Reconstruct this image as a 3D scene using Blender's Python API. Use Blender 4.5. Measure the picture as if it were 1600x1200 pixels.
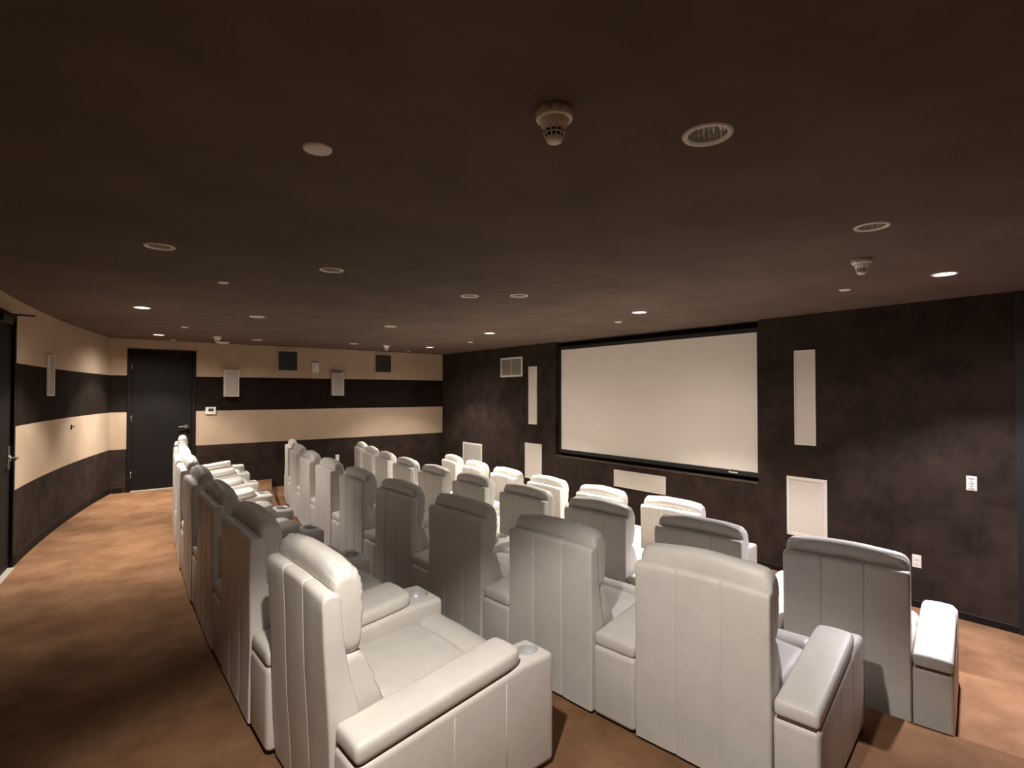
import bpy, bmesh, math, random
from math import sin, cos, pi, radians, asin, atan2, sqrt, hypot
from mathutils import Vector, Matrix, noise
from mathutils.geometry import delaunay_2d_cdt

# ------------------------------------------------------------------ setup
for o in list(bpy.data.objects):
    bpy.data.objects.remove(o)
scn = bpy.context.scene
COL = scn.collection
random.seed(4)

H = 1.657            # eye height above the aisle floor
T = 0.1545           # riser of each seating tier
CEIL = 2.557
FLOORZ = [0.0, -T, -2 * T, -3 * T]
XS = 6.405           # screen wall
YF = 10.911          # far wall
YN = -1.0            # wall behind the camera

cam = bpy.data.cameras.new('camera')
cam.sensor_width = 36.0
cam.lens = 829.2 / 1600 * 36
cam.clip_start = 0.02
camo = bpy.data.objects.new('camera', cam)
COL.objects.link(camo)
camo.location = (0, 0, H)
camo.rotation_euler = (radians(90 + 0.943), 0, radians(-37.88))
scn.camera = camo

world = bpy.data.worlds.new('world')
scn.world = world
world.use_nodes = True
world.node_tree.nodes['Background'].inputs[0].default_value = (0, 0, 0, 1)
world.node_tree.nodes['Background'].inputs[1].default_value = 0.0

scn.view_settings.view_transform = 'Standard'
scn.view_settings.look = 'None'
scn.view_settings.gamma = 1.0
scn.view_settings.use_curve_mapping = False
scn.view_settings.exposure = 0.35

# lamp settings (watts) used by the downlight builder below
NARROW_W = 150.0
CORE_W = 260.0
# tail of each fitting, by its place in CANS: spill of the lit ones, low fill light added to the unlit ones
SPILL_W = {2: 60, 7: 62, 8: 24, 11: 62, 12: 95, 15: 100, 16: 36}
FILL_W = {0: 3, 1: 4, 3: 2, 4: 2, 5: 2, 6: 2, 9: 4, 10: 3, 13: 30, 14: 30}
WARM = (1.0, 0.93, 0.85)

# ------------------------------------------------------------------ materials
def new_mat(name):
    m = bpy.data.materials.new(name)
    m.use_nodes = True
    nt = m.node_tree
    return m, nt, nt.nodes['Principled BSDF']

def node(nt, typ, **kw):
    n = nt.nodes.new(typ)
    for k, v in kw.items():
        if k.startswith('i_'):
            n.inputs[k[2:].replace('_', ' ')].default_value = v
        else:
            setattr(n, k, v)
    return n

def mat(name, col, rough=0.6, metal=0.0, var=0.0, scale=4.0, bump=0.0, bscale=200.0, spec=0.5, detail=6.0, col2=None, emit=0.0):
    m, nt, b = new_mat(name)
    b.inputs['Roughness'].default_value = rough
    b.inputs['Metallic'].default_value = metal
    b.inputs['Specular IOR Level'].default_value = spec
    b.inputs['Base Color'].default_value = (*col, 1)
    L = nt.links
    tc = node(nt, 'ShaderNodeTexCoord')
    if var > 0 or col2:
        nz = node(nt, 'ShaderNodeTexNoise')
        nz.inputs['Scale'].default_value = scale
        nz.inputs['Detail'].default_value = detail
        nz.inputs['Roughness'].default_value = 0.65
        L.new(tc.outputs['Object'], nz.inputs['Vector'])
        rp = node(nt, 'ShaderNodeValToRGB')
        rp.color_ramp.elements[0].position = 0.32
        rp.color_ramp.elements[1].position = 0.68
        c2 = col2 or tuple(c * (1 + var) for c in col)
        c1 = col if col2 else tuple(c * (1 - var) for c in col)
        rp.color_ramp.elements[0].color = (*c1, 1)
        rp.color_ramp.elements[1].color = (*c2, 1)
        L.new(nz.outputs['Fac'], rp.inputs['Fac'])
        L.new(rp.outputs['Color'], b.inputs['Base Color'])
    if bump > 0:
        n2 = node(nt, 'ShaderNodeTexNoise')
        n2.inputs['Scale'].default_value = bscale
        n2.inputs['Detail'].default_value = 4.0
        L.new(tc.outputs['Object'], n2.inputs['Vector'])
        bp = node(nt, 'ShaderNodeBump')
        bp.inputs['Strength'].default_value = bump
        bp.inputs['Distance'].default_value = 0.01
        L.new(n2.outputs['Fac'], bp.inputs['Height'])
        L.new(bp.outputs['Normal'], b.inputs['Normal'])
    if emit > 0:
        b.inputs['Emission Color'].default_value = (*col, 1)
        b.inputs['Emission Strength'].default_value = emit
    return m

LEATHER = mat('white_leather', (0.70, 0.665, 0.615), rough=0.45, var=0.05, scale=7, bump=0.10, bscale=140, spec=0.5)
SUEDE = mat('brown_suede_paint', (0.036, 0.0245, 0.019), rough=0.9, var=0.40, scale=3.2, bump=0.12, bscale=40, spec=0.08, detail=9)
DARKBAND = mat('dark_brown_band_paint', (0.018, 0.0120, 0.0092), rough=0.9, var=0.3, scale=3.0, bump=0.08, bscale=60, spec=0.05)
BEIGE = mat('beige_wall_paint', (0.50, 0.375, 0.265), rough=0.75, var=0.07, scale=2.5, bump=0.06, bscale=90, spec=0.3)
CEILM = mat('dark_brown_ceiling_paint', (0.137, 0.100, 0.080), rough=0.9, var=0.18, scale=1.6, bump=0.1, bscale=120, spec=0.2, detail=8)
CARPET = mat('rust_brown_carpet', (0.150, 0.075, 0.037), rough=0.97, col2=(0.310, 0.168, 0.090), scale=2.0, bump=0.55, bscale=420, spec=0.1, detail=12)
DOORM = mat('near_black_door_paint', (0.011, 0.009, 0.008), rough=0.6, var=0.15, scale=3, spec=0.15)
BLACK = mat('black_matte', (0.008, 0.007, 0.007), rough=0.6)
BASEM = mat('dark_baseboard_paint', (0.012, 0.009, 0.0075), rough=0.6, spec=0.15)
WHITEP = mat('white_plastic', (0.82, 0.78, 0.72), rough=0.45, var=0.03, scale=10)
WHITEM = mat('white_painted_metal', (0.80, 0.745, 0.67), rough=0.45, var=0.03, scale=10)
GRILLEW = mat('pale_grille_cloth', (0.73, 0.665, 0.585), rough=0.8, var=0.06, scale=60, bump=0.25, bscale=500)
GRILLEG = mat('grey_speaker_mesh', (0.40, 0.36, 0.32), rough=0.8, var=0.10, scale=150, bump=0.3, bscale=500)
VENTD = mat('dark_grey_vent_core', (0.045, 0.045, 0.045), rough=0.6, var=0.15, scale=60)
VENTG = mat('greige_vent_core', (0.36, 0.32, 0.27), rough=0.6)
SCREENM = mat('matte_screen_fabric', (0.82, 0.755, 0.685), rough=0.9, var=0.02, scale=1.5, spec=0.2)
METAL = mat('brushed_nickel', (0.62, 0.60, 0.57), rough=0.28, metal=1.0)
CHROME = mat('specular_reflector', (0.85, 0.82, 0.78), rough=0.12, metal=1.0)
CUPM = mat('aluminium_cup', (0.62, 0.62, 0.625), rough=0.38, metal=0.35)
TRANS = mat('pale_threshold_metal', (0.60, 0.53, 0.45), rough=0.4, metal=0.3)
PAD_SHADE = mat('brown_pad_shade', (0.10, 0.045, 0.025), rough=0.7, var=0.2, scale=20)  # brown of the shadow line under the end arm pads
INK = mat('black_ink', (0.02, 0.018, 0.016), rough=0.7)
GREYINK = mat('grey_print', (0.10, 0.095, 0.09), rough=0.7)
DISPLAY = mat('dark_display', (0.06, 0.05, 0.045), rough=0.25)
LAMP_ON = mat('lit_lamp', (1.0, 0.90, 0.80), emit=14.0)
LAMP_COOL = mat('lit_cool_lamp', (0.84, 0.80, 1.0), emit=16.0)
LAMP_FILL = mat('unlit_lamp_fill', (1.0, 0.86, 0.70), emit=1.6)  # glow added to unlit fittings as fill and to brighten their reflectors

# ------------------------------------------------------------------ object helpers
def obj(name, bm, m, parent=None, smooth=True, loc=None, kind=None, auto=None):
    me = bpy.data.meshes.new(name)
    bmesh.ops.recalc_face_normals(bm, faces=bm.faces)
    bm.to_mesh(me)
    bm.free()
    for mm in (m if isinstance(m, (list, tuple)) else [m]):
        me.materials.append(mm)
    if smooth:
        me.polygons.foreach_set('use_smooth', [True] * len(me.polygons))
        if auto is not None:
            me.set_sharp_from_angle(angle=radians(auto))
    o = bpy.data.objects.new(name, me)
    COL.objects.link(o)
    if parent:
        o.parent = parent
    if loc:
        o.location = loc
    if kind:
        o['kind'] = kind
    return o

def thing(name, label, cat, loc=(0, 0, 0), rz=0.0, group=None):
    o = bpy.data.objects.new(name, None)
    o.empty_display_size = 0.1
    COL.objects.link(o)
    o.location = loc
    o.rotation_euler = (0, 0, rz)
    o['label'] = label
    o['category'] = cat
    if group:
        o['group'] = group
    return o

def dup(root, loc, rz, label, group):
    r = root.copy()
    COL.objects.link(r)
    r.location = loc
    r.rotation_euler = (0, 0, rz)
    r['label'] = label
    r['group'] = group
    for ch in list(root.children):
        c = ch.copy()
        COL.objects.link(c)
        c.parent = r
        for g in ch.children:
            d = g.copy()
            COL.objects.link(d)
            d.parent = c
    return r

def box(bm, x0, x1, y0, y1, z0, z1, bev=0.0, seg=2):
    t = bmesh.new()
    bmesh.ops.create_cube(t, size=1.0)
    for v in t.verts:
        v.co = Vector(((x0 + x1) / 2 + v.co.x * (x1 - x0), (y0 + y1) / 2 + v.co.y * (y1 - y0), (z0 + z1) / 2 + v.co.z * (z1 - z0)))
    if bev > 0:
        bmesh.ops.bevel(t, geom=list(t.edges), offset=bev, segments=seg, profile=0.5, affect='EDGES')
    me = bpy.data.meshes.new('tmp')
    t.to_mesh(me)
    t.free()
    bm.from_mesh(me)
    bpy.data.meshes.remove(me)
    return bm

def nb(*a, **k):
    return box(bmesh.new(), *a, **k)

def lathe(bm, prof, n=32, close=False):
    rings = []
    for r, z in prof:
        if r < 1e-6:
            rings.append([bm.verts.new((0, 0, z))])
        else:
            rings.append([bm.verts.new((r * cos(2 * pi * i / n), r * sin(2 * pi * i / n), z)) for i in range(n)])
    for a, b in zip(rings, rings[1:]):
        for i in range(n):
            j = (i + 1) % n
            if len(a) == 1 and len(b) == 1:
                continue
            if len(a) == 1:
                bm.faces.new((a[0], b[i], b[j]))
            elif len(b) == 1:
                bm.faces.new((a[i], a[j], b[0]))
            else:
                bm.faces.new((a[i], a[j], b[j], b[i]))
    return bm

def tube(bm, pts, r, n=10):
    pts = [Vector(p) for p in pts]
    rings = []
    for k, p in enumerate(pts):
        d = (pts[min(k + 1, len(pts) - 1)] - pts[max(k - 1, 0)]).normalized()
        u = d.orthogonal().normalized() if abs(d.z) > 0.99 else d.cross(Vector((0, 0, 1))).normalized()
        w = d.cross(u)
        rings.append([bm.verts.new(p + (u * cos(2 * pi * i / n) + w * sin(2 * pi * i / n)) * r) for i in range(n)])
    for a, b in zip(rings, rings[1:]):
        for i in range(n):
            bm.faces.new((a[i], a[(i + 1) % n], b[(i + 1) % n], b[i]))
    bm.faces.new(rings[0])
    bm.faces.new(rings[-1])
    return bm

def smooth_loop(pts, sub=4):
    """Catmull-Rom through a closed list of 2D points."""
    out = []
    n = len(pts)
    for i in range(n):
        p0, p1, p2, p3 = (Vector(pts[(i + k - 1) % n]) for k in range(4))
        for s in range(sub):
            t = s / sub
            out.append(0.5 * ((2 * p1) + (-p0 + p2) * t + (2 * p0 - 5 * p1 + 4 * p2 - p3) * t * t + (-p0 + 3 * p1 - 3 * p2 + p3) * t ** 3))
    return out

def sweep(bm, prof, stations, fn=None):
    """prof: closed loop of (x, z); stations: list of (y, scale). Capped pillow along y."""
    cx = sum(p[0] for p in prof) / len(prof)
    cz = sum(p[1] for p in prof) / len(prof)
    rings = []
    for y, s in stations:
        ring = []
        for (x, z) in prof:
            v = Vector((cx + (x - cx) * s, y, cz + (z - cz) * s))
            if fn:
                v = fn(v)
            ring.append(bm.verts.new(v))
        rings.append(ring)
    n = len(prof)
    for a, b in zip(rings, rings[1:]):
        for i in range(n):
            bm.faces.new((a[i], a[(i + 1) % n], b[(i + 1) % n], b[i]))
    for ring in (rings[0], rings[-1]):
        c = Vector((0, 0, 0))
        for v in ring:
            c += v.co
        cv = bm.verts.new(c / n)
        for i in range(n):
            bm.faces.new((ring[i], ring[(i + 1) % n], cv))
    return bm

def ends(w, r, n=9, mid=18):
    """y stations with rounded ends: half width w, end radius r (scale drops to 0.72)."""
    st = []
    for i in range(n + 1):
        a = (pi / 2) * i / n
        st.append((-w + r * (1 - cos(a)), 0.70 + 0.30 * sin(a)))
    for i in range(1, mid):
        st.append((-w + r + (2 * (w - r)) * i / mid, 1.0))
    st += [(-y, s) for y, s in reversed(st[:n + 1])]
    return st

def softbox(bm, sx, sy, sz, r, nx, ny, nz, fn=None):
    """rounded, subdivided box centred on the origin; fn deforms every vertex."""
    hx, hy, hz = sx / 2, sy / 2, sz / 2
    cache = {}
    def coord(i, n, h):
        # denser near both ends
        t = -1 + 2 * i / n
        return h * (0.35 * t + 0.65 * sin(t * pi / 2)) if n > 3 else h * t
    def V(x, y, z):
        k = (round(x, 5), round(y, 5), round(z, 5))
        if k in cache:
            return cache[k]
        p = Vector((x, y, z))
        q = Vector((max(-hx + r, min(hx - r, x)), max(-hy + r, min(hy - r, y)), max(-hz + r, min(hz - r, z))))
        d = p - q
        if d.length > 1e-9:
            p = q + d.normalized() * r
        if fn:
            p = fn(p)
        cache[k] = bm.verts.new(p)
        return cache[k]
    X = [coord(i, nx, hx) for i in range(nx + 1)]
    Y = [coord(i, ny, hy) for i in range(ny + 1)]
    Z = [coord(i, nz, hz) for i in range(nz + 1)]
    def grid(A, B, mk):
        for i in range(len(A) - 1):
            for j in range(len(B) - 1):
                vs = [mk(A[i], B[j]), mk(A[i + 1], B[j]), mk(A[i + 1], B[j + 1]), mk(A[i], B[j + 1])]
                if len(set(vs)) == 4:
                    try:
                        bm.faces.new(vs)
                    except ValueError:
                        pass
    for s in (-1, 1):
        grid(X, Y, lambda a, b: V(a, b, s * hz))
        grid(X, Z, lambda a, b: V(a, s * hy, b))
        grid(Y, Z, lambda a, b: V(s * hx, a, b))
    return bm

def text_mesh(txt, size):
    cu = bpy.data.curves.new('text', 'FONT')
    cu.body = txt
    cu.size = size
    cu.align_x = 'CENTER'
    cu.align_y = 'CENTER'
    cu.extrude = 0.0004
    o = bpy.data.objects.new('text', cu)
    COL.objects.link(o)
    bpy.context.view_layer.update()
    me = bpy.data.meshes.new_from_object(o.evaluated_get(bpy.context.evaluated_depsgraph_get()))
    bpy.data.objects.remove(o)
    bm = bmesh.new()
    bm.from_mesh(me)
    bpy.data.meshes.remove(me)
    return bm

# ------------------------------------------------------------------ seating arcs
ARCS = {  # centre x, centre y, radius, floor z, y of nearest chair, pitch, growth of the pitch, number
    1: (42.3, 4.19, 41.72, FLOORZ[0], 2.25, 0.975, 0.003, 8),
    2: (25.41, 4.84, 23.37, FLOORZ[1], 1.488, 0.955, 0.007, 9),
    3: (24.59, 4.96, 21.27, FLOORZ[2], 1.350, 0.941, 0.0, 10),
    4: (22.36, 4.86, 17.81, FLOORZ[3], 3.325, 0.938, 0.003, 6),
}
def arc_x(r, y, off=0.0):
    cx, cy, R = ARCS[r][:3]
    R = R - off
    return cx - sqrt(R * R - (y - cy) ** 2)

# ------------------------------------------------------------------ room shell
def left_x(y):
    if y < 4.46:
        return -0.776
    d = y - 6.43
    return -0.69 + 0.087 * d + 0.02205 * d * d

BANDS = [-0.5, 0.718, 1.332, 1.945, 2.39, CEIL]
BANDM = [0, 1, 2, 1, 1]      # material index in (suede, beige, dark band)

# floor: four carpeted tiers with curved edges
bm = bmesh.new()
ys = [YN - 0.2 + (YF - YN + 0.3) * i / 60 for i in range(61)]
edges = [lambda y: left_x(y) - 0.15, lambda y: arc_x(2, y) - 0.20, lambda y: arc_x(3, y) - 0.15, lambda y: arc_x(4, y) - 0.15, lambda y: XS + 0.3]
for t in range(4):
    z = FLOORZ[t]
    for a, b in zip(ys, ys[1:]):
        q = [(edges[t](a), a, z), (edges[t + 1](a), a, z), (edges[t + 1](b), b, z), (edges[t](b), b, z)]
        bm.faces.new([bm.verts.new(p) for p in q])
        if t < 3:
            q = [(edges[t + 1](a), a, z), (edges[t + 1](a), a, z - T), (edges[t + 1](b), b, z - T), (edges[t + 1](b), b, z)]
            bm.faces.new([bm.verts.new(p) for p in q])
bmesh.ops.remove_doubles(bm, verts=bm.verts, dist=1e-4)
obj('floor', bm, CARPET, smooth=False, kind='structure')

# left wall, gently curved, with the opening of its door
D2A, D2B = 5.93, 6.90
ly = sorted(set([YN - 0.1, 0.0, 2.0, 4.0, 4.46, D2A, D2B] + [4.46 + (YF - 4.46) * i / 26 for i in range(27)] + [YF + 0.02]))
bm = bmesh.new()
for a, b in zip(ly, ly[1:]):
    for k in range(5):
        if D2A - 1e-6 <= a and b <= D2B + 1e-6 and k < 4:
            continue
        f = bm.faces.new([bm.verts.new(p) for p in ((left_x(a), a, BANDS[k]), (left_x(b), b, BANDS[k]), (left_x(b), b, BANDS[k + 1]), (left_x(a), a, BANDS[k + 1]))])
        f.material_index = BANDM[k]
bmesh.ops.remove_doubles(bm, verts=bm.verts, dist=1e-4)
obj('wall_left', bm, [SUEDE, BEIGE, DARKBAND], smooth=True, kind='structure')

# far wall with the opening of its door
DX0, DX1 = 0.373, 1.353
bm = bmesh.new()
fx = [-0.1, DX0, DX1, XS + 0.2]
for i in range(3):
    for k in range(5):
        if i == 1 and k < 4:
            continue
        f = bm.faces.new([bm.verts.new(p) for p in ((fx[i], YF, BANDS[k]), (fx[i + 1], YF, BANDS[k]), (fx[i + 1], YF, BANDS[k + 1]), (fx[i], YF, BANDS[k + 1]))])
        f.material_index = BANDM[k]
obj('wall_far', bm, [SUEDE, BEIGE, DARKBAND], smooth=False, kind='structure')

# front wall with the screen recess
RY0, RY1, RZ0, RD = 3.296, 6.975, 0.547, 0.17
bm = bmesh.new()
def quad(*p):
    return bm.faces.new([bm.verts.new(q) for q in p])
zb = -0.6
quad((XS, RY1, zb), (XS, YF + 0.1, zb), (XS, YF + 0.1, CEIL), (XS, RY1, CEIL))
quad((XS, RY0, zb), (XS, RY1, zb), (XS, RY1, RZ0), (XS, RY0, RZ0))
quad((XS, YN - 0.1, zb), (XS, RY0, zb), (XS, RY0, CEIL), (XS, YN - 0.1, CEIL))
quad((XS, RY0, RZ0), (XS, RY1, RZ0), (XS + RD, RY1, RZ0), (XS + RD, RY0, RZ0))
quad((XS, RY0, RZ0), (XS + RD, RY0, RZ0), (XS + RD, RY0, CEIL), (XS, RY0, CEIL))
quad((XS, RY1, RZ0), (XS + RD, RY1, RZ0), (XS + RD, RY1, CEIL), (XS, RY1, CEIL))
quad((XS + RD, RY0, RZ0), (XS + RD, RY1, RZ0), (XS + RD, RY1, CEIL), (XS + RD, RY0, CEIL))
obj('wall_front', bm, SUEDE, smooth=False, kind='structure')

LIT_SILL = mat('lit_sill_brown', (0.075, 0.054, 0.041), rough=0.7, var=0.15, scale=5, spec=0.2)  # lighter than the wall, lamplight on the recess sill put into the colour
obj('lit_sill_strip', nb(XS - 0.010, XS + 0.052, RY0 + 0.002, RY1 - 0.002, 0.530, 0.556, 0.002), LIT_SILL, smooth=False, kind='structure')  # strip added along the recess bottom so the sill looks lit

bm = bmesh.new()
quad((-1.2, YN, zb), (XS + 0.3, YN, zb), (XS + 0.3, YN, CEIL), (-1.2, YN, CEIL))
obj('wall_near', bm, SUEDE, smooth=False, kind='structure')

# baseboards
def strip_board(name, pts, h, th, nrm):
    bm = bmesh.new()
    lo, hi = [], []
    rows = []
    for (x, y, z) in pts:
        nx, ny = nrm(y) if callable(nrm) else nrm
        rows.append([bm.verts.new((x, y, z)), bm.verts.new((x + nx * th, y + ny * th, z)), bm.verts.new((x + nx * th, y + ny * th, z + h * 0.9)), bm.verts.new((x + nx * th * 0.4, y + ny * th * 0.4, z + h)), bm.verts.new((x, y, z + h))])
    for a, b in zip(rows, rows[1:]):
        for i in range(4):
            bm.faces.new((a[i], a[i + 1], b[i + 1], b[i]))
    for r_ in (rows[0], rows[-1]):
        bm.faces.new(r_)
    return obj(name, bm, BASEM, smooth=False, kind='structure')

strip_board('baseboard_left', [(left_x(y), y, 0) for y in [D2B + 0.06 + (YF - D2B - 0.06) * i / 16 for i in range(17)]], 0.10, 0.014, (1, 0))
strip_board('baseboard_far', [(0.19, YF, 0), (DX0 - 0.055, YF, 0)], 0.10, 0.014, (0, -1))
strip_board('baseboard_front', [(XS, y, FLOORZ[3]) for y in (0.972, 3.0, 6.0, YF - 0.02)], 0.07, 0.012, (-1, 0))

# ------------------------------------------------------------------ ceiling (with round openings for the downlights)
CANS = [  # x, y, state, label
    (1.665, 1.03, 'dim', 'recessed downlight with ribbed chrome reflector, largest, right of the near smoke detector'),
    (3.294, 1.061, 'dim', 'chrome recessed downlight above the far smoke detector at right'),
    (5.047, 1.149, 'cool', 'lit downlight glowing bluish white near the right end of the dark front wall'),
    (0.283, 3.897, 'dim', 'chrome recessed downlight at left, nearest of the left aisle side'),
    (1.337, 3.876, 'dim', 'chrome recessed downlight above the back row, below the round white cover'),
    (2.713, 4.128, 'dim', 'left one of the two chrome downlights side by side mid ceiling'),
    (3.065, 3.833, 'dim', 'right one of the two chrome downlights side by side mid ceiling'),
    (4.764, 3.802, 'on', 'lit round downlight in the ceiling in front of the projection screen'),
    (0.349, 6.813, 'on', 'lit round downlight over the left aisle by the side door'),
    (1.471, 6.808, 'dim', 'unlit chrome downlight right of the lit one over the left aisle'),
    (3.111, 6.686, 'dim', 'unlit chrome downlight mid ceiling above the third row far half'),
    (4.645, 6.521, 'on', 'brightest small downlight, in front of the front wall air vent'),
    (0.721, 9.854, 'on', 'lit downlight in front of the closed dark door on the far wall'),
    (2.115, 9.779, 'dim', 'small downlight just before the left dark vent of the far wall'),
    (3.681, 9.456, 'dim', 'small downlight between the two dark vents of the far wall'),
    (5.15, 9.268, 'on', 'lit downlight in the ceiling near the far right corner of the room'),
    (0.34, 0.88, 'on', 'lit downlight in the ceiling above the near end of the back row'),
]
RH = 0.068
verts, cons = [], []
outline = [(-1.3, YN - 0.15), (XS + 0.35, YN - 0.15), (XS + 0.35, YF + 0.15), (-1.3, YF + 0.15)]
verts += [Vector(p) for p in outline]
cons += [(i, (i + 1) % 4) for i in range(4)]
for (x, y, s, l) in CANS:
    b0 = len(verts)
    for i in range(24):
        verts.append(Vector((x + RH * cos(2 * pi * i / 24), y + RH * sin(2 * pi * i / 24))))
    cons += [(b0 + i, b0 + (i + 1) % 24) for i in range(24)]
v2, e2, f2, *_ = delaunay_2d_cdt(verts, cons, [], 1, 1e-5)
bm = bmesh.new()
bv = [bm.verts.new((v.x, v.y, CEIL)) for v in v2]
for f in f2:
    c = sum((v2[i] for i in f), Vector((0, 0))) / len(f)
    if any(hypot(c.x - q[0], c.y - q[1]) < RH * 0.97 for q in CANS):
        continue
    bm.faces.new([bv[i] for i in f])
obj('ceiling', bm, CEILM, smooth=False, kind='structure')

# ------------------------------------------------------------------ doors
def far_door():
    d = bpy.data.objects.new('door_1', None)
    COL.objects.link(d)
    d['kind'] = 'structure'
    y = YF
    bm = bmesh.new()
    box(bm, DX0 - 0.005, DX0 + 0.05, y - 0.018, y + 0.09, 0, 2.39, 0.003)
    box(bm, DX1 - 0.05, DX1 + 0.005, y - 0.018, y + 0.09, 0, 2.39, 0.003)
    box(bm, DX0 - 0.005, DX1 + 0.005, y - 0.018, y + 0.09, 2.34, 2.395, 0.003)
    obj('door_frame', bm, DOORM, d, smooth=False)
    obj('door_panel', nb(DX0 + 0.053, DX1 - 0.053, y + 0.012, y + 0.055, 0.018, 2.337, 0.003), DOORM, d, smooth=False)
    obj('threshold', nb(DX0 + 0.05, DX1 - 0.05, y - 0.03, y + 0.06, -0.01, 0.016, 0.004), TRANS, d, smooth=False)
    for z in (0.28, 1.22, 2.1):
        bm = tube(bmesh.new(), [(DX0 + 0.052, y - 0.002, z - 0.055), (DX0 + 0.052, y - 0.002, z + 0.055)], 0.009, 10)
        obj('hinge', bm, METAL, d)
    kx, kz = DX1 - 0.135, 1.065
    h = lathe(bmesh.new(), [(0, 0), (0.033, 0), (0.033, 0.008), (0.014, 0.012), (0.012, 0.045), (0.028, 0.052), (0.030, 0.066), (0.022, 0.078), (0, 0.08)], 24)
    bmesh.ops.rotate(h, verts=h.verts, cent=(0, 0, 0), matrix=Matrix.Rotation(radians(90), 3, 'X'))
    tube(h, [(0, -0.06, 0), (-0.05, -0.062, 0.003), (-0.115, -0.06, -0.006)], 0.009, 10)
    bmesh.ops.translate(h, verts=h.verts, vec=(kx, y + 0.012, kz))
    obj('door_handle', h, METAL, d, auto=40)
far_door()

def left_door():
    d = bpy.data.objects.new('door_2', None)
    COL.objects.link(d)
    d['kind'] = 'structure'
    a = Vector((left_x(D2A), D2A, 0))
    b = Vector((left_x(D2B), D2B, 0))
    w = (b - a).length
    d.location = a
    d.rotation_euler = (0, 0, atan2(b.y - a.y, b.x - a.x))
    # local: x along the door (hinge 0 -> latch w), -y into the room
    bm = bmesh.new()
    box(bm, 0.0, 0.05, -0.02, 0.10, 0, 2.39, 0.003)
    box(bm, w - 0.05, w, -0.02, 0.10, 0, 2.39, 0.003)
    box(bm, 0.0, w, -0.02, 0.10, 2.34, 2.39, 0.003)
    obj('door_frame', bm, DOORM, d, smooth=False)
    obj('door_panel', nb(0.053, w - 0.053, 0.01, 0.055, 0.018, 2.337, 0.003), DOORM, d, smooth=False)
    obj('threshold', nb(0.05, w - 0.05, -0.035, 0.06, -0.01, 0.014, 0.004), TRANS, d, smooth=False)
    bm = nb(w - 0.155, w - 0.07, 0.0, 0.012, 0.94, 1.16, 0.004)
    obj('lock_plate', bm, METAL, d, smooth=False)
    h = lathe(bmesh.new(), [(0, 0), (0.03, 0), (0.03, 0.01), (0.013, 0.014), (0.012, 0.06), (0, 0.062)], 20)
    bmesh.ops.rotate(h, verts=h.verts, cent=(0, 0, 0), matrix=Matrix.Rotation(radians(90), 3, 'X'))
    tube(h, [(0, -0.055, 0), (-0.05, -0.06, 0.004), (-0.12, -0.058, -0.004)], 0.010, 10)
    bmesh.ops.translate(h, verts=h.verts, vec=(w - 0.112, 0.0, 1.045))
    obj('door_handle', h, METAL, d, auto=40)
    cl = obj('door_closer', nb(0.24, 0.60, -0.065, 0.0, 2.27, 2.335, 0.006), BLACK, d, smooth=False)
    bm = tube(bmesh.new(), [(0.45, -0.04, 2.345), (0.93, -0.15, 2.395)], 0.010, 8)
    obj('closer_arm', bm, BLACK, d)
left_door()

def right_door():
    d = bpy.data.objects.new('door_3', None)
    COL.objects.link(d)
    d['kind'] = 'structure'
    z0 = FLOORZ[3]
    bm = bmesh.new()
    box(bm, XS - 0.022, XS, 0.905, 0.97, z0, CEIL - 0.01, 0.003)
    box(bm, XS - 0.022, XS, -0.10, -0.035, z0, CEIL - 0.01, 0.003)
    box(bm, XS - 0.022, XS, -0.035, 0.905, CEIL - 0.08, CEIL - 0.01, 0.003)
    obj('door_frame', bm, BLACK, d, smooth=False)
    obj('door_panel', nb(XS - 0.012, XS, -0.035, 0.905, z0 + 0.01, CEIL - 0.08, 0.002), DOORM, d, smooth=False)
right_door()

# ------------------------------------------------------------------ downlights
def downlight_meshes():
    ring = lathe(bmesh.new(), [(0.066, 0.004), (0.066, -0.003), (0.070, -0.006), (0.082, -0.005), (0.0855, 0.0)], 48)
    me_ring = obj('trim_ring', ring, WHITEM)
    # faceted reflector: slightly ribbed cone
    bm = bmesh.new()
    n = 44
    prof = [(0.066, 0.003), (0.064, 0.03), (0.059, 0.06), (0.050, 0.088), (0.040, 0.105)]
    rr = []
    for r, z in prof:
        rr.append([bm.verts.new(((r - (0.0022 if i % 2 else 0)) * cos(2 * pi * i / n), (r - (0.0022 if i % 2 else 0)) * sin(2 * pi * i / n), z)) for i in range(n)])
    for a, b in zip(rr, rr[1:]):
        for i in range(n):
            bm.faces.new((a[i], a[(i + 1) % n], b[(i + 1) % n], b[i]))
    me_ref = obj('reflector', bm, CHROME, smooth=False)
    me_lamp = obj('lamp', lathe(bmesh.new(), [(0, 0.086), (0.020, 0.087), (0.036, 0.093), (0.043, 0.106), (0, 0.108)], 28), LAMP_ON)
    me_lit = obj('lamp', lathe(bmesh.new(), [(0, 0.004), (0.040, 0.006), (0.0640, 0.012), (0.0640, 0.02), (0, 0.02)], 32), LAMP_ON)
    out = [o.data for o in (me_ring, me_ref, me_lamp, me_lit)]
    for o in (me_ring, me_ref, me_lamp, me_lit):
        bpy.data.objects.remove(o)
    return out
ME_RING, ME_REF, ME_LAMP, ME_LIT = downlight_meshes()
ME_LAMP_FILL = ME_LAMP.copy(); ME_LAMP_FILL.materials[0] = LAMP_FILL
ME_COOL = ME_LIT.copy(); ME_COOL.materials[0] = LAMP_COOL

def spot(parent, watts, angle, blend, col, z=-0.012):
    L = bpy.data.lights.new('light', 'SPOT')
    L.energy = watts
    L.spot_size = radians(angle)
    L.spot_blend = blend
    L.shadow_soft_size = 0.035
    L.color = col
    o = bpy.data.objects.new('light', L)
    COL.objects.link(o)
    o.parent = parent
    o.location = (0, 0, z)
    return o

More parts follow.
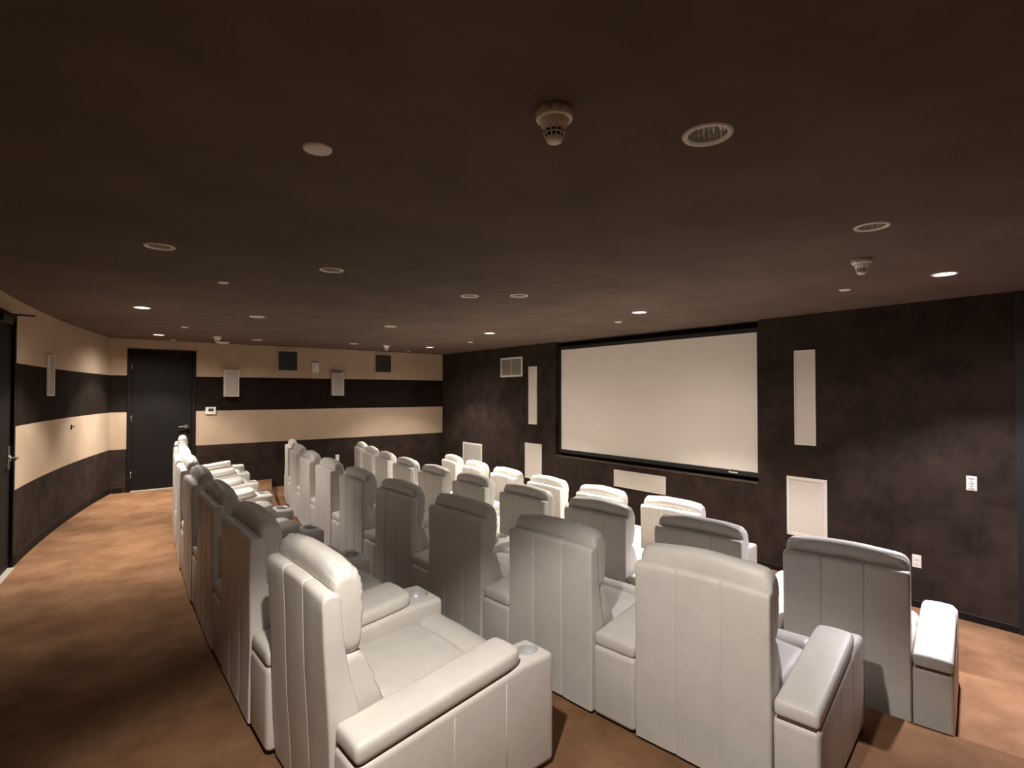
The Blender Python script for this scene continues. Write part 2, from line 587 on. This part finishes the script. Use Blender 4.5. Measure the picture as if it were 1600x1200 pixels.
for i, (x, y, st, lab) in enumerate(CANS):
    t = thing('recessed_downlight', lab, 'ceiling light', (x, y, CEIL), random.uniform(0, 6), 'recessed ceiling downlights')
    for nme, me in (('trim_ring', ME_RING), ('reflector', ME_REF), ('lamp', {'dim': ME_LAMP_FILL, 'on': ME_LIT, 'cool': ME_COOL}[st])):
        o = bpy.data.objects.new(nme, me)
        COL.objects.link(o)
        o.parent = t
    if st == 'dim':
        spot(t, FILL_W[i], 150, 1.0, WARM)  # weak fill light added in fittings taken as unlit
    else:
        c = (0.93, 0.88, 0.95) if st == 'cool' else WARM
        near = i == 16
        front = i in (7, 11)          # the two above the front row burn brighter
        sp = spot(t, NARROW_W * (1.3 if near else 1.25 if front else 1.7 if st == 'cool' else 1.0), 92 if near else 96 if front else 106, 0.30 if near else 0.38, c)
        if near:                       # beam tilt added to light the seats and darken the aisle floor
            t.rotation_euler = (0, 0, 0)
            sp.rotation_euler = Vector((0.197, 0.062, -0.978)).to_track_quat('-Z', 'Y').to_euler()
        else:
            spot(t, CORE_W * (1.7 if front else 1.9 if st == 'cool' else 1.0), 76, 1.0, c)
        spot(t, SPILL_W[i], 158, 1.0, c)

# ------------------------------------------------------------------ round white ceiling covers
COVERS = [
    (0.626, 1.972, 0.052, 'large round white blank cover on the ceiling, left of the light streak centre'),
    (5.128, 1.861, 0.045, 'round white ceiling cover left of the bluish lit downlight'),
    (0.786, 4.848, 0.045, 'round white ceiling cover above the back row between two chrome downlights'),
    (5.199, 4.484, 0.045, 'small round white cover beside the lit downlight above the screen'),
    (0.916, 8.482, 0.045, 'small white ceiling cover between the two lit aisle downlights'),
    (5.199, 7.886, 0.045, 'small white ceiling cover above the front wall air vent'),
    (5.265, 10.403, 0.045, 'small white ceiling cover nearest the far right room corner'),
    (0.99, 10.70, 0.045, 'small white ceiling cover right above the far wall door'),
]
COVERS[0] = (*COVERS[0][:3], 'largest round white blank cover plate, on the ceiling above the back row')
cov = lathe(bmesh.new(), [(0, -0.010), (0.036, -0.009), (0.043, -0.006), (0.045, 0.0), (0.0, 0.0)], 36)
c0 = obj('cover_plate', cov, WHITEP, auto=50)
ME_COV = c0.data
bpy.data.objects.remove(c0)
for (x, y, r, lab) in COVERS:
    o = bpy.data.objects.new('sprinkler_cover', ME_COV)
    COL.objects.link(o)
    o.location = (x, y, CEIL)
    o.scale = (r / 0.045, r / 0.045, 1)
    o['label'] = lab
    o['category'] = 'sprinkler cover'
    o['group'] = 'round white ceiling covers'

# ------------------------------------------------------------------ smoke detectors
def detector(x, y, lab, s=1.0, marked=False):
    t = thing('smoke_detector', lab, 'smoke detector', (x, y, CEIL), 0, 'smoke detectors on the ceiling')
    obj('base', lathe(bmesh.new(), [(0.0, 0), (0.058, 0), (0.060, -0.004), (0.060, -0.030), (0.057, -0.037), (0.050, -0.040), (0, -0.040)], 48), WHITEP, t, auto=35)
    obj('head', lathe(bmesh.new(), [(0.048, -0.038), (0.047, -0.044), (0.036, -0.080), (0.0345, -0.081), (0.033, -0.0815), (0.0, -0.0815)], 48), WHITEP, t, auto=40)
    obj('sensor_core', lathe(bmesh.new(), [(0.030, -0.080), (0.0255, -0.112), (0.0, -0.112)], 32), BLACK, t, auto=40)
    bm = bmesh.new()
    def R(z):
        return 0.036 + (0.0255 - 0.036) * ((-0.080 - z) / 0.038)
    for k in range(12):
        a = 2 * pi * k / 12
        tube(bm, [(R(-0.078) * cos(a), R(-0.078) * sin(a), -0.078), (R(-0.118) * cos(a), R(-0.118) * sin(a), -0.118)], 0.0025, 6)
    for z in (-0.096,):
        lathe(bm, [(R(z) + 0.0022, z + 0.0022), (R(z) + 0.0022, z - 0.0022), (R(z) - 0.002, z - 0.0022), (R(z) - 0.002, z + 0.0022), (R(z) + 0.0022, z + 0.0022)], 48)
    obj('vent_cage', bm, WHITEP, t, auto=40)
    obj('nose_cap', lathe(bmesh.new(), [(0.0, -0.1105), (0.0285, -0.1105), (0.0275, -0.116), (0.024, -0.126), (0.019, -0.130), (0.0, -0.131)], 40), WHITEP, t, auto=40)
    if marked:
        bm = text_mesh('12  11', 0.022)
        # wrap the lettering around the base, facing the room's near end
        a0 = atan2(-y, -x)
        for v in bm.verts:
            px, py, pz = v.co
            a = a0 + px / 0.060
            rr = 0.0603 + pz
            v.co = Vector((rr * cos(a), rr * sin(a), -0.017 + py))
        obj('handwritten_mark', bm, INK, t, smooth=False)
    t.scale = (s, s, s * 0.78)
    return t
detector(1.14, 1.245, 'white smoke detector nearest the camera, with black marking on its base', 1.0, True)
detector(4.05, 1.367, 'white smoke detector at right, beside the bluish lit downlight')
detector(1.48, 9.55, 'white smoke detector near the far wall door, at upper left')
detector(4.26, 9.33, 'white smoke detector above the right dark vent of the far wall')
c9 = obj('ceiling_strobe', lathe(bmesh.new(), [(0, -0.03), (0.05, -0.028), (0.085, -0.02), (0.10, -0.006), (0.10, 0.0), (0, 0)], 36), WHITEP, auto=40, loc=(1.74, 10.62, CEIL))
c9['label'] = 'flat white ceiling disc where ceiling meets far wall, under the smoke detector'
c9['category'] = 'ceiling fixture'

# ------------------------------------------------------------------ projection screen
t = thing('projection_screen', 'large pale blank projection screen in a thin black frame', 'screen', (6.47, 5.12, 0.60))
SY0, SY1, SZ0, SZ1 = 3.338, 6.892, 0.662, 2.412
bm = bmesh.new()
f = 0.048
fy0, fy1, fz0, fz1 = SY0 - 0.035, SY1 + f, SZ0 - 0.058, SZ1 + 0.06
for (a, b, c, d) in ((fy0, SY0, fz0, fz1), (SY1, fy1, fz0, fz1), (SY0, SY1, fz0, SZ0), (SY0, SY1, SZ1, fz1)):
    box(bm, -0.012, 0.05, a - 5.12, b - 5.12, c - 0.60, d - 0.60, 0.002)
obj('frame', bm, BLACK, t, smooth=False)
obj('fabric', nb(0.0, 0.012, SY0 - 0.004 - 5.12, SY1 + 0.004 - 5.12, SZ0 - 0.004 - 0.6, SZ1 + 0.004 - 0.6), SCREENM, t, smooth=False)
bm = bmesh.new()
yy = 3.72
for k, (wd, hh) in enumerate(((0.020, 0.022), (0.012, 0.016), (0.014, 0.016), (0.013, 0.016), (0.012, 0.016), (0.014, 0.016), (0.010, 0.016))):
    box(bm, -0.0135, -0.012, yy - 5.12 - wd, yy - 5.12, 0.634 - 0.6 - 0.009, 0.634 - 0.6 - 0.009 + hh)
    yy -= wd + 0.004
obj('maker_badge', bm, WHITEP, t, smooth=False)

# ------------------------------------------------------------------ flat fittings on the front wall (faces -x)
def plate_panel(name, label, cat, y0, y1, z0, z1, frame_m, core_m, fw, depth=0.016, group=None, louvers=0, split=1, vertical=False, inset=0.006):
    """framed panel on the front wall; origin on the wall at the panel's bottom middle."""
    yc = (y0 + y1) / 2
    t = thing(name, label, cat, (XS, yc, z0), 0, group)
    w, h = (y1 - y0) / 2, z1 - z0
    bm = bmesh.new()
    box(bm, -depth, 0, -w, -w + fw, 0, h, 0.002)
    box(bm, -depth, 0, w - fw, w, 0, h, 0.002)
    box(bm, -depth, 0, -w + fw, w - fw, 0, fw, 0.002)
    box(bm, -depth, 0, -w + fw, w - fw, h - fw, h, 0.002)
    for s in range(1, split):
        yy = -w + 2 * w * s / split
        box(bm, -depth, 0, yy - fw * 0.4, yy + fw * 0.4, fw, h - fw, 0.002)
    obj('frame', bm, frame_m, t, smooth=False)
    obj('grille', nb(-depth + inset, 0, -w + fw, w - fw, fw, h - fw, 0.001), core_m if not louvers else VENTD, t, smooth=False)
    if louvers:
        bm = bmesh.new()
        for k in range(louvers):
            if vertical:
                yy = -w + fw + (2 * w - 2 * fw) * (k + 0.5) / louvers
                b = nb(-0.004, 0.004, -0.0012, 0.0012, fw, h - fw)
                bmesh.ops.rotate(b, verts=b.verts, cent=(0, 0, 0), matrix=Matrix.Rotation(radians(35), 3, 'Z'))
                bmesh.ops.translate(b, verts=b.verts, vec=(-depth + inset * 0.5, yy, 0))
            else:
                zz = fw + (h - 2 * fw) * (k + 0.5) / louvers
                b = nb(-0.006, 0.004, -w + fw, w - fw, -0.0045, 0.0045)
                bmesh.ops.translate(b, verts=b.verts, vec=(-depth + inset * 0.5, 0, zz))
            me = bpy.data.meshes.new('tmp')
            b.to_mesh(me)
            b.free()
            bm.from_mesh(me)
            bpy.data.meshes.remove(me)
        obj('louvers', bm, core_m, t, smooth=False, kind='stuff')
    return t

plate_panel('air_vent', 'white framed air vent with two louvered halves high on the dark front wall', 'vent', 7.90, 8.59, 1.97, 2.352, WHITEM, VENTG, 0.035, louvers=22, split=2)
plate_panel('wall_speaker', 'tall narrow cream speaker on the front wall left of the screen', 'speaker', 7.474, 7.712, 1.07, 2.148, WHITEM, GRILLEW, 0.016, group='tall speakers beside the screen')
plate_panel('wall_speaker', 'tall narrow cream speaker on the front wall right of the screen', 'speaker', 2.630, 2.862, 1.055, 2.148, WHITEM, GRILLEW, 0.016, group='tall speakers beside the screen')
plate_panel('return_grille', 'low white louvered return grille on the front wall near the far corner', 'vent', 9.25, 9.995, -0.10, 0.567, WHITEM, WHITEM, 0.035, louvers=30)
plate_panel('subwoofer', 'low white in-wall subwoofer panel under the left tall speaker', 'speaker', 7.338, 7.817, 0.05, 0.712, WHITEM, GRILLEW, 0.02, group='in-wall subwoofers')
plate_panel('subwoofer', 'low cream framed in-wall subwoofer panel under the right tall speaker', 'speaker', 2.521, 2.957, 0.0, 0.682, WHITEM, GRILLEW, 0.036, group='in-wall subwoofers')
plate_panel('center_speaker', 'wide low white centre speaker panel below the projection screen', 'speaker', 4.649, 5.612, 0.195, 0.455, WHITEM, GRILLEW, 0.012)

# keypad and outlet
t = thing('wall_keypad', 'small white wall keypad with rows of dark button print at right', 'switch', (XS, 1.280, 0.748))
obj('plate', nb(-0.008, 0, -0.039, 0.039, 0, 0.135, 0.003), WHITEP, t, smooth=False)
for k in range(5):
    z = 0.018 + 0.0235 * k
    bn = obj('button', nb(-0.0105, -0.006, -0.026, 0.026, z - 0.008, z + 0.008, 0.0015), WHITEP, t, smooth=False)
    bm = bmesh.new()
    ws = [(-0.020, -0.008), (-0.005, 0.006), (0.009, 0.020)] if k in (0, 4) else ([(-0.010, 0.012)] if k == 1 else ([(-0.016, 0.000), (0.004, 0.012)] if k == 2 else [(-0.004, 0.003)]))
    for a, b in ws:
        box(bm, -0.0109, -0.0104, a, b, z - 0.004, z + 0.004)
    obj('print', bm, GREYINK, bn, smooth=False)

def outlet(label, loc, rz, group='wall outlets'):
    t = thing('wall_outlet', label, 'outlet', loc, rz, group)
    obj('plate', nb(-0.007, 0, -0.038, 0.038, 0, 0.126, 0.003), WHITEP, t, smooth=False)
    for z in (0.037, 0.089):
        s = obj('socket', nb(-0.0095, -0.005, -0.018, 0.018, z - 0.017, z + 0.017, 0.004), WHITEP, t, smooth=False)
        bm = bmesh.new()
        for yy in (-0.007, 0.007):
            box(bm, -0.0099, -0.0093, yy - 0.0012, yy + 0.0012, z - 0.004, z + 0.007)
        box(bm, -0.0099, -0.0093, -0.0025, 0.0025, z - 0.012, z - 0.008)
        obj('slots', bm, GREYINK, s, smooth=False)
outlet('white power outlet low on the dark front wall at right', (XS, 1.708, -0.072), 0)
outlet('white power outlet low on the dark far wall behind the second row', (3.905, YF, 0.248), radians(90))

# ------------------------------------------------------------------ far wall fittings (face -y): reuse builder then turn
def far_panel(name, label, cat, x0, x1, z0, z1, **k):
    t = plate_panel(name, label, cat, -(x1 - x0) / 2, (x1 - x0) / 2, z0, z1, **k)
    t.location = ((x0 + x1) / 2, YF, z0)
    t.rotation_euler = (0, 0, radians(90))
    return t
BEIGEM = mat('beige_painted_metal', (0.50, 0.38, 0.27), rough=0.5, var=0.03)
far_panel('air_vent', 'dark grey square air vent, left of the two high on the far wall', 'vent', 2.705, 3.125, 2.06, 2.50, frame_m=BEIGEM, core_m=VENTD, fw=0.035, louvers=16, group='dark vents of the far wall', depth=0.014)
far_panel('air_vent', 'dark grey square air vent, right of the two high on the far wall', 'vent', 4.69, 5.125, 2.07, 2.515, frame_m=BEIGEM, core_m=VENTD, fw=0.035, louvers=16, group='dark vents of the far wall', depth=0.014)

def box_speaker(label, loc, rz, w, h, dep=0.10):
    t = thing('surround_speaker', label, 'speaker', loc, rz, 'small surround speakers')
    obj('cabinet', nb(-dep, 0, -w / 2, w / 2, 0, h, 0.006), WHITEM, t, smooth=False)
    obj('grille', nb(-dep - 0.004, -dep + 0.002, -w / 2 + 0.014, w / 2 - 0.014, 0.014, h - 0.014, 0.002), GRILLEG, t, smooth=False)
    bm = bmesh.new()
    for (a, b, c, d) in ((-w / 2 + 0.003, -w / 2 + 0.013, 0.003, h - 0.003), (w / 2 - 0.013, w / 2 - 0.003, 0.003, h - 0.003), (-w / 2 + 0.013, w / 2 - 0.013, 0.003, 0.013), (-w / 2 + 0.013, w / 2 - 0.013, h - 0.013, h - 0.003)):
        box(bm, -dep - 0.006, -dep + 0.002, a, b, c, d, 0.001)
    obj('grille_frame', bm, WHITEM, t, smooth=False)
box_speaker('grey grille surround speaker on the far wall, nearer the door', (1.915, YF, 1.585), radians(90), 0.245, 0.485)
box_speaker('grey grille surround speaker on the far wall, between the two vents', (3.885, YF, 1.60), radians(90), 0.24, 0.47)
ya = 8.23
sl = atan2(left_x(ya + 0.1) - left_x(ya - 0.1), 0.2)
box_speaker('slim grey surround speaker on the curved left wall, seen edge on', (left_x(ya) + 0.0, ya, 1.62), radians(180) - sl, 0.24, 0.485, 0.022)

t = thing('wall_strobe', 'small white fire strobe high on the far wall beside the left vent', 'alarm', (3.44, YF, 2.065), radians(90))
obj('body', nb(-0.045, 0, -0.068, 0.068, 0, 0.20, 0.008), WHITEP, t, smooth=False)
obj('lens', nb(-0.075, -0.04, -0.03, 0.03, 0.065, 0.165, 0.012), WHITEM, t, smooth=False)

t = thing('thermostat', 'small white thermostat with dark display on the far wall beside the door', 'thermostat', (1.593, YF, 1.268), radians(90))
obj('body', nb(-0.028, 0, -0.082, 0.082, 0, 0.132, 0.006), WHITEP, t, smooth=False)
obj('display', nb(-0.030, -0.026, -0.042, 0.042, 0.055, 0.105, 0.001), DISPLAY, t, smooth=False)

yb = 9.15
t = thing('wall_hook', 'small dark hook on the beige stripe of the curved left wall', 'hook', (left_x(yb), yb, 1.20))
bm = nb(0, 0.012, -0.014, 0.014, -0.032, 0.032, 0.003)
obj('back_plate', bm, INK, t, smooth=False)
obj('prong', tube(bmesh.new(), [(0.005, 0, 0.02), (0.03, 0, 0.0), (0.04, 0, 0.02)], 0.006, 8), INK, t)

# ------------------------------------------------------------------ recliners
# local axes: +x the way the sitter looks, y across, origin on the floor under the back's rear face
SW = 0.337   # half width of the back shell
def make_shell():
    prof = [(0.0, 0.022)]
    prof += [(0.0, z) for z in (0.2, 0.4, 0.6, 0.75, 0.86, 0.900)]
    prof += [(0.003, 0.914), (0.010, 0.923), (0.020, 0.927), (0.045, 0.927), (0.060, 0.923), (0.068, 0.913), (0.071, 0.89)]
    prof += [(0.075, 0.75), (0.095, 0.60), (0.125, 0.47), (0.145, 0.38), (0.150, 0.022)]
    bm = bmesh.new()
    # stations across: rounded corners, puffed panels, seam grooves
    seams = (-0.115, 0.115)
    ysn = set()
    for k in range(25):
        ysn.add(round(-0.315 + 0.63 * k / 24, 4))
    for s in seams:
        for dy in (-0.012, -0.007, -0.004, -0.002, 0, 0.002, 0.004, 0.007, 0.012):
            ysn.add(round(s + dy, 4))
    def groove(y):
        g = 0.0
        for s in seams:
            d = abs(y - s)
            g = max(g, 0.0055 * max(0, 1 - d / 0.006) ** 0.8 + 0.0025 * max(0, 1 - d / 0.06))
        return g
    cols = []
    for k in range(6):
        a = (pi / 2) * k / 5
        cols.append((-SW + 0.012 * (1 - cos(a)), 0.012 * (1 - sin(a)), 0.0))
    for y in sorted(ysn):
        cols.append((y, 0.0, groove(y)))
    cols += [(-y, d, g) for y, d, g in reversed(cols[:6])]
    rings = []
    for (y, d, g) in cols:
        ring = []
        for i, (x, z) in enumerate(prof):
            nx = d + (g if x < 0.03 else 0)
            xx = x + nx if x < 0.03 else x - d
            # soft bowing of the upholstery
            if x < 0.001:
                xx += 0.003 * sin(z * 9 + y * 7)
            zz = z
            if z > 0.88:
                zz = z - d - g * (1.0 if x < 0.05 else 0.4) + 0.006 * (1 - (y / SW) ** 2)
            ring.append(bm.verts.new((xx, y, zz)))
        rings.append(ring)
    n = len(prof)
    for a, b in zip(rings, rings[1:]):
        for i in range(n):
            bm.faces.new((a[i], a[(i + 1) % n], b[(i + 1) % n], b[i]))
    bm.faces.new(rings[0])
    bm.faces.new(rings[-1])
    return bm

def make_headrest(seed):
    W = 0.330
    prof = smooth_loop([(0.056, 0.912), (0.046, 0.940), (0.050, 0.980), (0.072, 1.008), (0.106, 1.013), (0.140, 0.996), (0.159, 0.950), (0.163, 0.890), (0.158, 0.82), (0.152, 0.75), (0.142, 0.695), (0.115, 0.672), (0.080, 0.690), (0.060, 0.75), (0.055, 0.83), (0.052, 0.90)], 4)
    def fn(v):
        t = abs(v.y) / W
        x, y, z = v
        kz = min(1.0, max(0.0, (z - 0.84) / 0.15))
        z += (0.032 * (1 - t ** 2.2) - 0.012) * kz * kz * (3 - 2 * kz)
        # gathered folds towards both ends
        k = max(0.0, (t - 0.60) / 0.40)
        ang = atan2(z - 0.93, x - 0.09)
        wr = sin(ang * 15 + seed * 1.7 + 3 * noise.noise(Vector((x * 14, y * 5 + seed, z * 14)))) * 0.0042 * k
        wr += noise.noise(Vector((x * 10 + seed, y * 7, z * 10))) * 0.005
        d = Vector((x - 0.10, 0, z - 0.86))
        if d.length > 1e-6:
            d.normalize()
        if x < 0.085 and z < 0.93:
            wr = 0
        return Vector((x + d.x * wr, y, z + d.z * wr))
    return sweep(bmesh.new(), prof, ends(W, 0.045, 8, 40), fn)

def make_back_cushion(seed):
    W = 0.322
    prof = smooth_loop([(0.070, 0.675), (0.105, 0.694), (0.138, 0.688), (0.156, 0.665), (0.176, 0.62), (0.204, 0.55), (0.230, 0.47), (0.240, 0.41), (0.215, 0.375), (0.130, 0.38), (0.115, 0.45), (0.095, 0.52), (0.078, 0.60), (0.064, 0.65)], 5)
    def fn(v):
        t = abs(v.y) / W
        x, y, z = v
        k = 0.4 + max(0.0, (t - 0.4) / 0.6)
        wr = sin(z * 95 + y * 14 * (1 if y > 0 else -1) + seed) * 0.0017 * k + noise.noise(Vector((x * 9, y * 8 + seed, z * 12))) * 0.006
        if x < 0.13:
            wr = 0
        return Vector((x + wr, y, z))
    return sweep(bmesh.new(), prof, ends(W, 0.035, 7, 22), fn)

def make_seat(seed):
    def fn(p):
        x, y, z = p
        if z > 0:
            z += 0.022 * (1 - (y / 0.30) ** 2) + 0.015 * sin((x / 0.25) * 1.2)
            z += 0.004 * noise.noise(Vector((x * 9 + seed, y * 9, 0))) + 0.0025 * sin(x * 60 + 20 * y * y) * (1 - abs(y) / 0.32)
        return Vector((x + 0.47, y, z + 0.335))
    return softbox(bmesh.new(), 0.50, 0.615, 0.16, 0.045, 22, 22, 8, fn)

def make_footrest(seed):
    W = 0.305
    prof = smooth_loop([(0.700, 0.33), (0.705, 0.40), (0.735, 0.438), (0.785, 0.452), (0.845, 0.442), (0.890, 0.405), (0.905, 0.35), (0.902, 0.24), (0.885, 0.13), (0.85, 0.10), (0.80, 0.12), (0.77, 0.22)], 4)
    def fn(v):
        x, y, z = v
        wr = noise.noise(Vector((x * 8, y * 8 + seed, z * 8))) * 0.006
        return Vector((x + wr, y, z + wr * 0.6))
    return sweep(bmesh.new(), prof, ends(W, 0.05, 7, 14), fn)

def make_chair(seed):
    t = thing('recliner', 'tmp', 'recliner chair')
    obj('back_shell', make_shell(), LEATHER, t, auto=50)
    obj('headrest', make_headrest(seed), LEATHER, t)
    obj('back_cushion', make_back_cushion(seed), LEATHER, t)
    obj('seat_cushion', make_seat(seed), LEATHER, t)
    obj('footrest', make_footrest(seed), LEATHER, t)
    bm = bmesh.new()
    box(bm, 0.04, 0.80, -0.30, 0.30, 0.0, 0.05, 0.004)
    box(bm, 0.152, 0.74, -0.30, 0.30, 0.05, 0.27, 0.004)
    obj('base', bm, BLACK, t, smooth=False)
    return t

def bool_diff(bm, cutter_bm):
    a = obj('a', bm, LEATHER, smooth=False)
    b = obj('b', cutter_bm, LEATHER, smooth=False)
    md = a.modifiers.new('b', 'BOOLEAN')
    md.operation = 'DIFFERENCE'
    md.solver = 'EXACT'
    md.object = b
    bpy.context.view_layer.update()
    me = bpy.data.meshes.new_from_object(a.evaluated_get(bpy.context.evaluated_depsgraph_get()))
    bpy.data.objects.remove(a)
    bpy.data.objects.remove(b)
    out = bmesh.new()
    out.from_mesh(me)
    bpy.data.meshes.remove(me)
    return out

CW = 0.235      # design width of a console
def make_console(side=0):
    """side 0: shared between two chairs; otherwise an end arm with side seams."""
    t = thing('armrest_console', 'tmp', 'armrest')
    L = 0.940
    def topz(x):
        return 0.398 + 0.100 * min(1.0, max(0.0, x) / 0.75)
    bm = bmesh.new()
    box(bm, 0.0, L, -CW / 2, CW / 2, 0.02, 0.5, 0.026, 5)
    # extra cuts so that the top can slope
    for xx in (0.2, 0.4, 0.6, 0.75):
        bmesh.ops.bisect_plane(bm, geom=bm.verts[:] + bm.edges[:] + bm.faces[:], plane_co=(xx, 0, 0), plane_no=(1, 0, 0))
    for v in bm.verts:
        if v.co.z > 0.3:
            v.co.z += topz(v.co.x) - 0.5
    cx, cr = 0.856, 0.053
    cut = lathe(bmesh.new(), [(0, 0.44), (cr, 0.44), (cr, 0.56), (0, 0.56)], 32)
    bmesh.ops.translate(cut, verts=cut.verts, vec=(cx, 0, 0))
    bm = bool_diff(bm, cut)
    obj('body', bm, LEATHER, t, auto=32)
    def fn(p):
        x, y, z = p
        xx = x + 0.376
        if z > 0:
            z += 0.007 * (1 - (y / 0.12) ** 2)
            z += 0.003 * noise.noise(Vector((x * 9, y * 9, 3)))
        # rounded plan at the front end
        if x > 0.28:
            k = (x - 0.28) / 0.085
            y *= 1 - 0.10 * k * k
        return Vector((xx, y, z + 0.036 + topz(xx) - 0.002 + (0 if side == 0 else 0.004)))
    obj('arm_pad', softbox(bmesh.new(), 0.744, 0.226 if side == 0 else 0.232, 0.070, 0.024, 26, 14, 8, fn), LEATHER, t)
    if side:
        obj('pad_shade_strip', nb(0.01, 0.70, -0.098, 0.098, 0.0, 0.012, 0.002), PAD_SHADE, t, smooth=False)  # added strip, its brown stands in for shadow under the overhanging pad
        pb = t.children[-1]
        for v in pb.data.vertices:
            v.co.z += topz(v.co.x) - 0.006
        for ysd in (-1, 1):
            for xx in (0.40, 0.66):
                sm = obj('seam', tube(bmesh.new(), [(xx, ysd * (CW / 2 + 0.0002), 0.04), (xx, ysd * (CW / 2 + 0.0002), topz(xx) - 0.03)], 0.0016, 6), LEATHER, t)
    ct = topz(cx)
    cup = lathe(bmesh.new(), [(cr + 0.006, ct - 0.001), (cr + 0.006, ct + 0.003), (cr + 0.002, ct + 0.005), (cr - 0.002, ct + 0.002), (cr - 0.004, ct - 0.035), (cr - 0.008, ct - 0.040), (0, ct - 0.040)], 40)
    bmesh.ops.translate(cup, verts=cup.verts, vec=(cx, 0, 0))
    obj('cup_holder', cup, CUPM, t, auto=40)
    return t

protos = [make_chair(s * 5.3) for s in range(3)]
con_mid = make_console(0)
con_end = make_console(1)
used = set()
def place(proto, loc, rz, label, group, sy=1.0):
    if proto not in used:
        used.add(proto)
        r = proto
        r.location = loc
        r.rotation_euler = (0, 0, rz)
        r['label'] = label
        r['group'] = group
    else:
        r = dup(proto, loc, rz, label, group)
    r.scale = (1, sy, 1)
    return r

ORD = ['first', 'second', 'third', 'fourth', 'fifth', 'sixth', 'seventh', 'eighth', 'ninth', 'tenth']
ROWN = {1: 'back row', 2: 'second row from the back', 3: 'third row from the back', 4: 'front row'}
for r, (cx, cy, R, z, y0, pt, gr, n) in ARCS.items():
    a0 = asin((cy - y0) / R)
    ang = []
    a = a0
    for i in range(n):
        ang.append(a)
        a -= (pt + gr * i) / R
    def at(a, rad=R):
        return (cx - rad * cos(a), cy - rad * sin(a), z)
    for i in range(n):
        lab = '%s white leather recliner from the near end of the %s' % (ORD[i], ROWN[r])
        if i == n - 1:
            lab = 'last white leather recliner at the far end of the %s' % ROWN[r]
        ch = place(protos[(i + r) % 3], at(ang[i]), ang[i], lab, 'recliners of the %s' % ROWN[r])
        if r == 1 and i == 0:          # this one leans back a little
            reclined = ch
    for i in range(n + 1):
        if i == 0:
            am = ang[0] + (SW + 0.093 + 0.005) / R
            sy = 0.186 / CW
            rot = am
            lab = 'white leather end armrest with cup holder, near end of %s' % ROWN[r]
            pr = con_end
        elif i == n:
            am = ang[-1] - (SW + 0.093 + 0.005) / R
            sy = 0.186 / CW
            rot = am
            lab = 'white leather end armrest at the far end of the %s' % ROWN[r]
            pr = con_end
        else:
            am = (ang[i - 1] + ang[i]) / 2
            rot = am
            sy = ((ang[i - 1] - ang[i]) * R - 2 * SW - 0.010) / CW
            lab = 'armrest between %s and %s recliners from the near end, %s' % (ORD[i - 1], ORD[i], ROWN[r])
            pr = con_mid
        cn = place(pr, at(am), rot, lab, 'armrests of the %s' % ROWN[r], sy)
        if r == 1 and i == 0:
            near_arm = cn
near_arm.location.x += 0.030
reclined.location.x += 0.036
for c in reclined.children:
    if c.name.split('.')[0] in ('back_shell', 'headrest', 'back_cushion'):
        c.rotation_euler = (0, -radians(2.6), 0)
